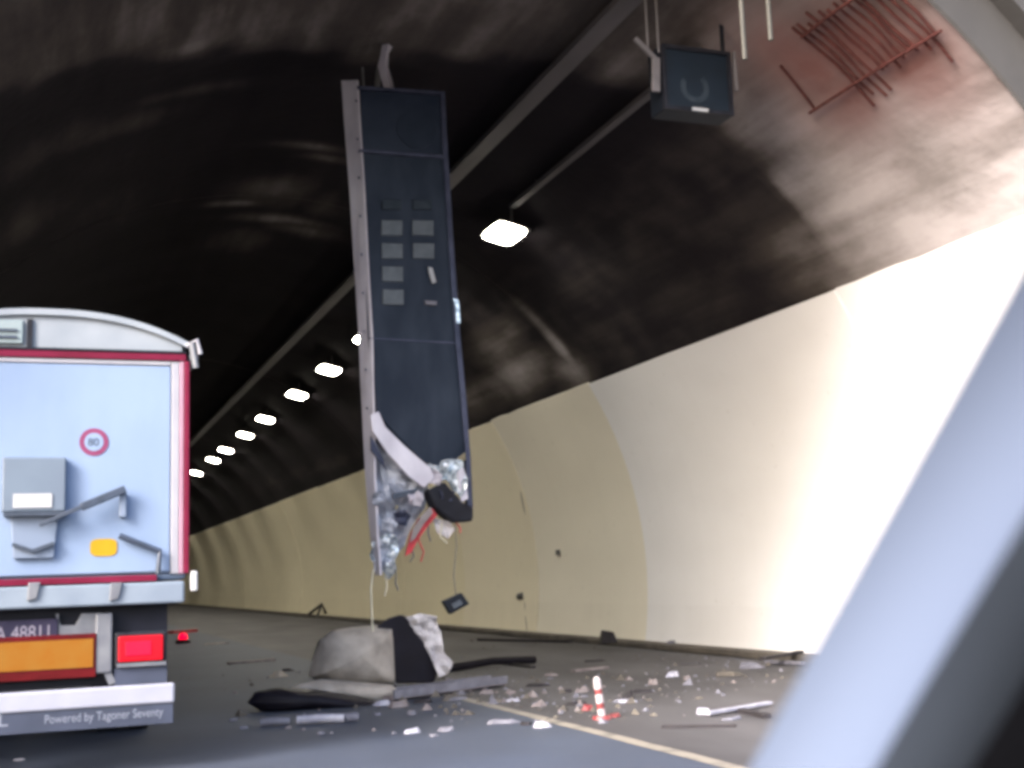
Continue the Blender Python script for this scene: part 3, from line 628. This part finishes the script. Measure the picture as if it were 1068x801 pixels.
FR = [
 (430, 765, .22, .10, .07, 'fragwhite', 'bright white chip on the road below the bent black plate'),
 (465, 763, .24, .14, .06, 'fraggrey', 'grey chip just right of the bright white chip'),
 (453, 768, .10, .10, .03, 'fraggrey', 'tiny grey chip between the white and grey chips'),
 (394, 746, .14, .10, .06, 'fraggrey', 'small grey chip right of the long white tube'),
 (429, 746, .15, .10, .07, 'fraggrey', 'grey lump straight below the pale shred'),
 (398, 736, .25, .14, .08, 'fragwhite', 'pale chip at the right end of the black tray'),
 (335, 766, .10, .08, .04, 'fraggrey', 'tiny pale chip below the long white tube'),
 (345, 765, .07, .06, .03, 'fraggrey', 'tinier pale chip below the long white tube'),
 (300, 760, .12, .08, .04, 'fragpink', 'small pinkish chip below the grey tube'),
 (255, 760, .12, .10, .04, 'fraggrey', 'grey chip on the road left of the grey tube'),
 (243, 752, .14, .1, .04, 'fraggrey', 'grey chip on the road nearest the truck bumper'),
 (508, 724, .26, .12, .09, 'fragpink', 'pinkish chip below the end of the pale rail'),
 (535, 732, .22, .12, .08, 'fragwhite', 'white chip beside the edge line below the rail'),
 (523, 755, .45, .16, .06, 'fraggrey', 'flat grey piece just left of the edge line'),
 (566, 759, .26, .12, .08, 'fragwhite', 'bright white piece left of the edge line'),
 (548, 756, .20, .14, .05, 'fragdark', 'dark piece between the flat grey and bright white pieces'),
 (607, 722, .24, .14, .09, 'fragpink', 'pinkish chip left of the striped post'),
 (613, 741, .20, .12, .08, 'postred', 'red chip at the foot of the striped post'),
 (640, 748, .20, .14, .05, 'postred', 'dull red shard right of the striped post foot'),
 (655, 733, .34, .18, .06, 'fragwhite', 'white tray with a black lump right of the striped post'),
 (643, 733, .16, .10, .05, 'fraggrey', 'grey chip left of the white tray'),
 (681, 714, .22, .16, .10, 'fragpink', 'pale lump on the shoulder beyond the white tray'),
 (702, 706, .32, .18, .10, 'fragwhite', 'whitish lump on the shoulder nearer the cream wall'),
 (717, 709, .18, .12, .08, 'fragpink', 'small pale lump right of the whitish lump'),
 (700, 678, .35, .2, .22, 'fraggrey', 'grey rubble heap at the foot of the cream wall'),
 (726, 692, .9, .5, .05, 'shoulder', 'low dusty mound of rubble by the cream wall'),
 (735, 745, .24, .16, .09, 'fragwhite', 'bright white block at the left end of the white strip'),
 (762, 751, .28, .12, .05, 'fraggrey', 'pale flake below the long white strip'),
 (620, 690, .5, .25, .04, 'fragdark', 'dark flake on the shoulder below the black box'),
 (575, 705, .25, .15, .05, 'fragpink', 'pinkish flake on the shoulder right of the pale rail'),
 (590, 722, .18, .12, .05, 'fragdark', 'dark chip on the shoulder left of the pinkish chips'),
 (20, 793, .14, .1, .03, 'fragwhite', 'white chip on the road below the truck bumper'),
 (300, 700, .3, .16, .06, 'fragdark', 'dark chip on the road left of the grey cover'),
 (225, 672, .9, .3, .05, 'fragpink', 'reddish flat piece far back beside the truck'),
]
FR += [
 (415, 738, .34, .16, .10, 'fragpink', 'pinkish chunk in front of the pale rail, nearest the cover'),
 (440, 733, .28, .2, .07, 'fragdark', 'dark scrap in front of the middle of the pale rail'),
 (478, 730, .36, .14, .06, 'fraggrey', 'grey scrap in front of the far end of the pale rail'),
 (290, 706, .5, .2, .10, 'slab', 'dusty grey lump at the left foot of the large grey cover'),
 (470, 715, .3, .3, .16, 'plank', 'pale broken lump sitting at the back of the pale rail'),
 (560, 716, .5, .2, .07, 'fragdark', 'dark torn scrap on the shoulder beyond the pale rail'),
 (600, 735, .4, .2, .06, 'fragdark', 'dark torn scrap left of the red chip by the post'),
 (670, 722, .4, .18, .06, 'fragdark', 'dark scrap between the pale lumps and the white tray'),
 (760, 705, .6, .25, .08, 'kerb', 'brown rubble piece on the shoulder toward the pillar'),
 (785, 697, .5, .2, .12, 'fraggrey', 'grey rubble piece by the wall foot near the pillar'),
]
for i, f in enumerate(FR): shard('road_fragment', *f[:5], f[5], f[6], seed=i, rz=random.uniform(-.4, .4))
shard('road_fragment', 655, 730, .22, .14, .16, 'fragdark', 'black lump sitting on the white tray right of the post', seed=77)
# crumbs too small to count
mb = MB(); rnd = random.Random(5); mi = []
for _ in range(760):
    if rnd.random() < .3: x = rnd.gauss(5.0, 1.6); y = rnd.uniform(12.5, 24)
    else: x = rnd.uniform(5.4, 11.6); y = 13 + abs(rnd.gauss(0, 5.5)) + (x - 5.4) * .5
    big = _ % 4 == 0
    if big: x = rnd.gauss(5.4, 1.3); y = rnd.gauss(16.3, 1.6)
    if x < 2.2 or x > 11.6 or y < 12.3: continue
    s = (1.9 if big else 1.0) * rnd.choice((.010, .014, .02, .02, .03, .045)) * rnd.uniform(.8, 1.3); h = s * rnd.uniform(.4, 1.1); a = rnd.uniform(0, 3); n = 4
    lo = [Vector((x + s * math.cos(a + k * 1.57) * rnd.uniform(.6, 1.2), y + s * math.sin(a + k * 1.57) * rnd.uniform(.6, 1.2), .002)) for k in range(n)]
    mb.add(lo + [Vector((x + rnd.uniform(-s, s) * .3, y, h))], [(0, 1, 4), (1, 2, 4), (2, 3, 4), (3, 0, 4), (3, 2, 1, 0)]); mi += [rnd.choice((0, 0, 1, 1, 1, 2))] * 5
o = struct(mb.build('rubble_crumbs', 'fraggrey'), 'stuff'); o['label'] = 'tiny crumbs of rubble strewn over the road and shoulder'
o.data.materials.append(M['kerb']); o.data.materials.append(M['fragpink'])
for f, i in zip(o.data.polygons, mi): f.material_index = i
# striped post
p = gp(628, 750); t = thing('striped_post', 'red and white striped marker post standing on the shoulder', 'marker post', p)
MB().tube([(p.x, p.y, .0), (p.x, p.y, .035), (p.x, p.y, .04)], [.11, .10, .05], 12).build('foot', 'postred', t)
q = Vector((p.x - .045, p.y, .43)); b0 = Vector((p.x, p.y, .035))
for k, (f0, f1, m_) in enumerate(((0, .2, 'postwhite'), (.2, .36, 'postred'), (.36, .6, 'postwhite'), (.6, .74, 'postred'), (.74, 1, 'postwhite'))):
    MB().tube([b0.lerp(q, f0), b0.lerp(q, f1)], .042, 12).build('band', m_, t)
MB().tube([q, q + Vector((0, 0, .03))], [.042, .02], 12).build('cap', 'postwhite', t)

# ------------------------------------------------------------------ the tipper trailer
TY = 11.8
def T(u, v): return atY(u, v, TY)
tr = thing('truck', 'white tipper truck trailer with crimson trim seen from behind', 'truck', (0, TY, 0))
HX = 1.235
zt, zs = T(100, 373).z, T(100, 601).z          # top and bottom of the rear door
zl = T(100, 632).z
MB().box(-HX + .02, HX - .02, TY + .06, TY + 9.5, zs - .05, zt + .02).build('body', 'truckwhite', tr, bevel=.03)
xr = T(178, 480).x
MB().box(-xr, xr, TY, TY + .058, zs + .02, zt - .06).build('rear_door', 'truckwhite', tr, bevel=.012)
MB().box(-xr, xr, TY - .012, TY + .05, zt - .058, zt - .018).build('door_top_rail', 'trim', tr, bevel=.006)
MB().box(-HX + .03, HX - .03, TY - .03, TY + .055, zt - .015, zt + .05).build('top_trim', 'red', tr, bevel=.008)
MB().box(-HX + .03, HX - .03, TY - .036, TY + .055, zt + .052, zt + .072).build('top_seal', 'dark', tr)
for s in (-1, 1):
    X = lambda a, b: (min(s * a, s * b), max(s * a, s * b))
    for nm, a, b, m_, y in (('door_jamb', xr + .004, xr + .075, 'trim', -.01), ('post_stripe', xr + .077, xr + .115, 'pink', -.02), ('corner_post', xr + .117, HX, 'red', -.035)):
        x0, x1 = X(a, b); MB().box(x0, x1, TY + y, TY + .055, zs - .0, zt - .018).build(nm, m_, tr, bevel=.008)
# arched header and tarpaulin roof
pk = T(50, 325).z; zb = zt + .075
def arch(y, x, lift=0): 
    f = min(1, abs(x) / HX); return Vector((x, y, zb + .06 + (pk - zb - .06) * (1 - f**2.4) + lift))
out = [Vector((-HX + .06, TY + .01, zb))] + [arch(TY + .01, -HX + .06 + (2 * HX - .12) * i / 40) for i in range(41)] + [Vector((HX - .06, TY + .01, zb))]
MB().prism(out, (0, .05, 0)).build('roof_header', 'header', tr, bevel=.012)
MB().grid([[arch(y, -HX + 2 * HX * i / 40, .012 if k % 2 else .02) for i in range(41)] for k, y in enumerate([TY - .02 + .95 * j for j in range(11)])]).build('tarpaulin', 'header', tr, smooth=True, solid=.02)
rows = [[arch(TY - .03, -HX + 2 * HX * i / 40, -.035), arch(TY - .03, -HX + 2 * HX * i / 40, .022)] for i in range(41)]
MB().grid(rows).build('header_rim', 'header', tr, solid=.03)
x0, x1 = T(28, 350).x, T(34, 350).x; MB().box(x0, x1, TY - .02, TY + .008, zb, T(31, 333).z).build('header_gap', 'black', tr)
x1 = T(24, 350).x; MB().box(-.75, x1, TY - .03, TY + .008, zb + .03, T(12, 334).z).build('header_plate', 'plate_g', tr, bevel=.01)
for v in (345, 352):
    z = T(5, v).z; MB().box(-.62, T(18, 350).x, TY - .05, TY - .032, z - .012, z + .012).build('grip', 'lever', tr)
# tarp roller bracket at the corner
p = T(197, 372); m = MB(); m.tube([(p.x + .02, TY - .03, p.z + .13), (p.x + .06, TY - .03, p.z - .11)], .03, 10); m.build('roller_bracket', 'steel', tr)
m = MB(); m.tube([(p.x - .03, TY - .02, p.z + .09), (p.x + .07, TY - .04, p.z + .15), (p.x + .1, TY - .04, p.z + .02)], .022, 8); m.build('roller_hook', 'trim', tr)
MB().tube([(HX + .04, TY, zt + .03), (HX + .04, TY + 9, zt + .03)], .045, 10).build('roller_tube', 'steel', tr)
# stickers
c = T(98, 461); sk = disc(MB(), c, .125, .125, TY - .006, TY - .001).build('speed_sticker', 'stickred', tr)
disc(MB(), c, .082, .082, TY - .009, TY - .0065).build('sticker_field', 'truckwhite', sk)
text('sticker_number', '80', c.x - .055, c.z - .035, TY - .010, .10, 'lever', sk)
c = T(108, 571); sp = lambda t: math.copysign(abs(t) ** .55, t)
MB().prism([(c.x + .115 * sp(math.cos(2 * math.pi * i / 32)), TY - .007, c.z + .078 * sp(math.sin(2 * math.pi * i / 32))) for i in range(32)], (0, .006, 0)).build('yellow_sticker', 'yellow', tr)
# discharge hatch with its label, chute, levers
a, b = T(3, 478), T(68, 534); h = MB().box(a.x, b.x, TY - .10, TY - .002, b.z, a.z).build('discharge_hatch', 'hatch', tr, bevel=.015)
p, q = T(14, 516), T(54, 530); MB().box(p.x, q.x, TY - .112, TY - .1015, q.z, p.z).build('hatch_label', 'white', h)
z = b.z; MB().box(a.x + .02, b.x + .015, TY - .13, TY - .003, z - .035, z - .004).build('hatch_lip', 'lever', h)
a, b = T(11, 538), T(60, 582); MB().prism([(a.x, TY - .05, a.z), (b.x, TY - .05, a.z), (b.x - .03, TY - .05, b.z), (a.x + .03, TY - .05, b.z)], (0, .048, 0)).build('chute', 'chute', tr, bevel=.01)
m = MB(); 
for s0, s1 in (((13, 568), (34, 575)), ((34, 575), (56, 567))):
    p, q = T(*s0), T(*s1); m.bar((p.x, TY - .07, p.z), (q.x, TY - .07, q.z), .03, .045, (0, 1, 0))
m.build('chute_handle', 'lever', tr)
lv = MB(); p, q = T(41, 549), T(88, 528); lv.bar((p.x, TY - .14, p.z), (q.x, TY - .14, q.z), .035, .03, (0, 1, 0)); o = lv.build('lever', 'lever', tr, bevel=.006)
p, q = T(84, 530), T(130, 511); MB().bar((p.x, TY - .13, p.z), (q.x, TY - .10, q.z), .07, .05, (0, 1, 0)).build('lever_sleeve', 'lever', o, bevel=.01)
p = T(128, 514); q = T(126, 540); MB().box(p.x - .03, p.x + .03, TY - .08, TY - .002, q.z, p.z).build('lever_bracket', 'chute', tr, bevel=.01)
p, q, r = T(124, 559), T(166, 575), T(164, 598)
MB().tube([(p.x, TY - .06, p.z), (q.x, TY - .06, q.z), (r.x, TY - .06, r.z)], .026, 8).build('latch_rod', 'lever', tr)
# sill below the door
xb = T(192, 612).x
MB().box(-HX + .03, HX - .28, TY - .05, TY + .05, zs - .062, zs - .004).build('lower_trim', 'red', tr, bevel=.008)
MB().box(-xb, xb, TY - .045, TY + .25, zl, zs - .066).build('sill', 'sill', tr, bevel=.02)
for u in (36, 121):
    p = T(u, 616); MB().prism([(p.x - .05, TY - .075, p.z + .07), (p.x + .05, TY - .075, p.z + .07), (p.x + .02, TY - .075, p.z - .07), (p.x - .06, TY - .075, p.z - .09)], (0, .028, 0)).build('hinge', 'steel', tr, bevel=.008)
p = T(202, 606)
MB().box(p.x - .03, p.x + .03, TY - .06, TY + .04, p.z - .09, p.z + .09).build('side_lamp', 'white', tr, bevel=.015)
MB().box(-p.x - .03, -p.x + .03, TY - .06, TY + .04, p.z - .09, p.z + .09).build('side_lamp', 'white', tr, bevel=.015)
# chassis, lamps, boards
zc0, zc1 = T(100, 712).z, zl - .003
MB().box(-1.0, T(176, 680).x, TY + .16, TY + .30, T(100, 716).z, zc1).build('chassis_panel', 'dark', tr)
for s in (-1, 1): MB().box(s * .5 - .06, s * .5 + .06, TY + .3, TY + 9, .75, zc1).build('chassis_beam', 'dark', tr)
a, b = T(61, 641), T(106, 668); m = MB(); m.prism([(a.x, TY + .10, a.z), (T(71, 0).x, TY + .10, a.z), (T(76, 0).x, TY + .10, T(76, 652).z), (T(90, 0).x, TY + .10, T(90, 652).z), (T(96, 0).x, TY + .10, a.z), (b.x, TY + .10, a.z), (b.x, TY + .10, b.z), (a.x, TY + .10, b.z)], (0, .03, 0)); m.build('plate_bracket', 'steel', tr, bevel=.004)
a, b = T(100, 640), T(117, 702); MB().box(a.x, b.x, TY + .05, TY + .15, b.z, a.z).build('bracket_post', 'steel', tr, bevel=.015)
p, q = T(110, 700), T(114, 714); MB().bar((p.x - .01, TY + .1, p.z + .05), (q.x + .03, TY + .1, q.z), .06, .05, (0, 1, 0)).build('bracket_foot', 'steel', tr)
a, b = T(-22, 649), T(60, 670); pl = MB().box(a.x, b.x, TY + .085, TY + .098, b.z, a.z).build('licence_plate', 'platecol', tr, bevel=.004)
text('plate_number', 'XA 48811', a.x + .03, b.z + .035, TY + .083, .17, 'platetxt', pl, squeeze=.80)
a, b = T(-80, 669), T(100, 706); bd = MB().box(a.x, b.x, TY + .04, TY + .07, b.z, a.z).build('marker_board', 'markred', tr, bevel=.004)
MB().box(a.x + .03, b.x - .025, TY + .030, TY + .0385, b.z + .085, a.z - .045).build('reflective_field', 'marker', bd)
for s in (-1, 1):
    a, b = T(120, 660), T(175, 694); x0, x1 = min(s * a.x, s * b.x), max(s * a.x, s * b.x)
    tl = MB().box(x0, x1, TY + .06, TY + .158, b.z, a.z).build('tail_light', 'black', tr, bevel=.02)
    MB().box(x0 + .03, x1 - .04, TY + .035, TY + .0585, b.z + .05, a.z - .035).build('lens', 'tail', tl, bevel=.02)
    MB().box(x0 + .09, x1 - .14, TY + .022, TY + .0345, b.z + .10, a.z - .085).build('bulb', 'tail_hot', tl, bevel=.01)
    MB().box(x0 + .02, x1 - .01, TY + .04, TY + .058, b.z + .004, b.z + .035).build('lens_rim', 'steel', tl)
    z1_ = b.z - .005; MB().box(x0 + .0, x1 - .0, TY + .08, TY + .14, T(140, 716).z, z1_).build('mud_flap', 'flap', tr)
    MB().box(min(s * .55, s * 1.2), max(s * .55, s * 1.2), TY + 2.6, TY + 5.6, .98, 1.02).build('mudguard', 'black', tr)
    for k, yy in enumerate((15.6, 17.0)):
        for x in (.72, 1.06):
            w = MB(); c = Vector((s * x, yy, .52)); prof = ((-.14, .30), (-.14, .46), (-.10, .515), (.10, .515), (.14, .46), (.14, .30))
            n = 32; rows = [[(c.x + px_, c.y + r * math.cos(2 * math.pi * i / n), c.z + r * math.sin(2 * math.pi * i / n)) for px_, r in prof] for i in range(n + 1)]
            wo = w.grid(rows).build('wheel', 'rubber', tr, smooth=False)
            MB().tube([(c.x - .08, c.y, c.z), (c.x + .08, c.y, c.z)], .31, 24).build('rim', 'rim', wo)
zb0, zb1, zb2 = T(100, 717).z, T(100, 738).z, T(100, 760).z
xe = T(182, 740).x
MB().box(-xe, xe, TY - .02, TY + .06, zb1, zb0).build('bumper', 'bumpwhite', tr, bevel=.02)
fl = MB().box(-xe + .015, xe - .01, TY + .0, TY + .03, zb2, zb1 - .004).build('bumper_flap', 'flap', tr, bevel=.006)
p = T(46, 752.5); text('lettering', 'Powered by Tagoner Seventy', p.x, p.z - .02, TY - .002, .105, 'lettering', fl, squeeze=.79)
p = T(0, 758); text('lettering', 'L', p.x - .02, p.z, TY - .002, .17, 'lettering', fl)

# ------------------------------------------------------------------ red light on the road far ahead
p = gp(191, 671); t = thing('warning_beacon', 'small glowing red light lying on the road just right of the truck', 'beacon', p)
MB().tube([(p.x, p.y, 0), (p.x, p.y, .10), (p.x, p.y, .12)], [.22, .2, .14], 16).build('base', 'black', t)
MB().tube([(p.x, p.y, .12), (p.x, p.y, .2), (p.x, p.y, .27), (p.x, p.y, .30)], [.13, .13, .10, .03], 14).build('lens', 'tail_hot', t, smooth=True)
stick('flat_strip', (178, 660), (203, 658), .12, 'redstrip', 'dull red strip behind the glowing red light', 'strip', .03, True)

# ------------------------------------------------------------------ windscreen pillar of the car the picture is taken from
own = thing('passenger_car', 'pale grey windscreen pillar of the car at the right edge', 'car', (.9, .8, 0))
def near(u, v, d):
    r = ray(u, v).normalized(); return Vector((0, 0, CAMZ)) + r * d
# cross sections from the dashboard up to the roof: glass edge, crown of the trim, inner edge
secs = []
for i in range(20):
    f = i / 12
    e = (690 + (1175 - 690) * f, 985 + (95 - 985) * f - 22 * math.sin(math.pi * f) * 0); d = 1.05 - .40 * f
    g = near(e[0], e[1], d)
    secs.append(g)
axis = (secs[-1] - secs[0]).normalized(); view = (secs[6] - Vector((0, 0, CAMZ))).normalized()
side = view.cross(axis).normalized()
if side.x < 0: side = -side
rows = []; rows2 = []
for i, g in enumerate(secs):
    w = .068 - .008 * i / 12; row = []
    for j in range(15):
        th = math.radians(-4 + 112 * j / 14)         # quarter-round section: faces the windscreen first, then turns away from it
        row.append(g + side * (w * math.sin(th) ** 1.0 * 1.05) - view * 0 + view * (-.075 * (1 - math.cos(th)) + .0))
    rows.append(row)
    last = row[-1]
    rows2.append([last + view * .004, last + side * .010 - view * .010, last + side * .032 - view * .012, last + side * .05 - view * .0])
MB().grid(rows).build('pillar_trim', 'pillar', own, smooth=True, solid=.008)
MB().grid(rows2).build('seal_shade_band', 'sealshade', own, smooth=True, solid=.006)  # grey band between trim and door, coloured to stand in for the pillar's shading
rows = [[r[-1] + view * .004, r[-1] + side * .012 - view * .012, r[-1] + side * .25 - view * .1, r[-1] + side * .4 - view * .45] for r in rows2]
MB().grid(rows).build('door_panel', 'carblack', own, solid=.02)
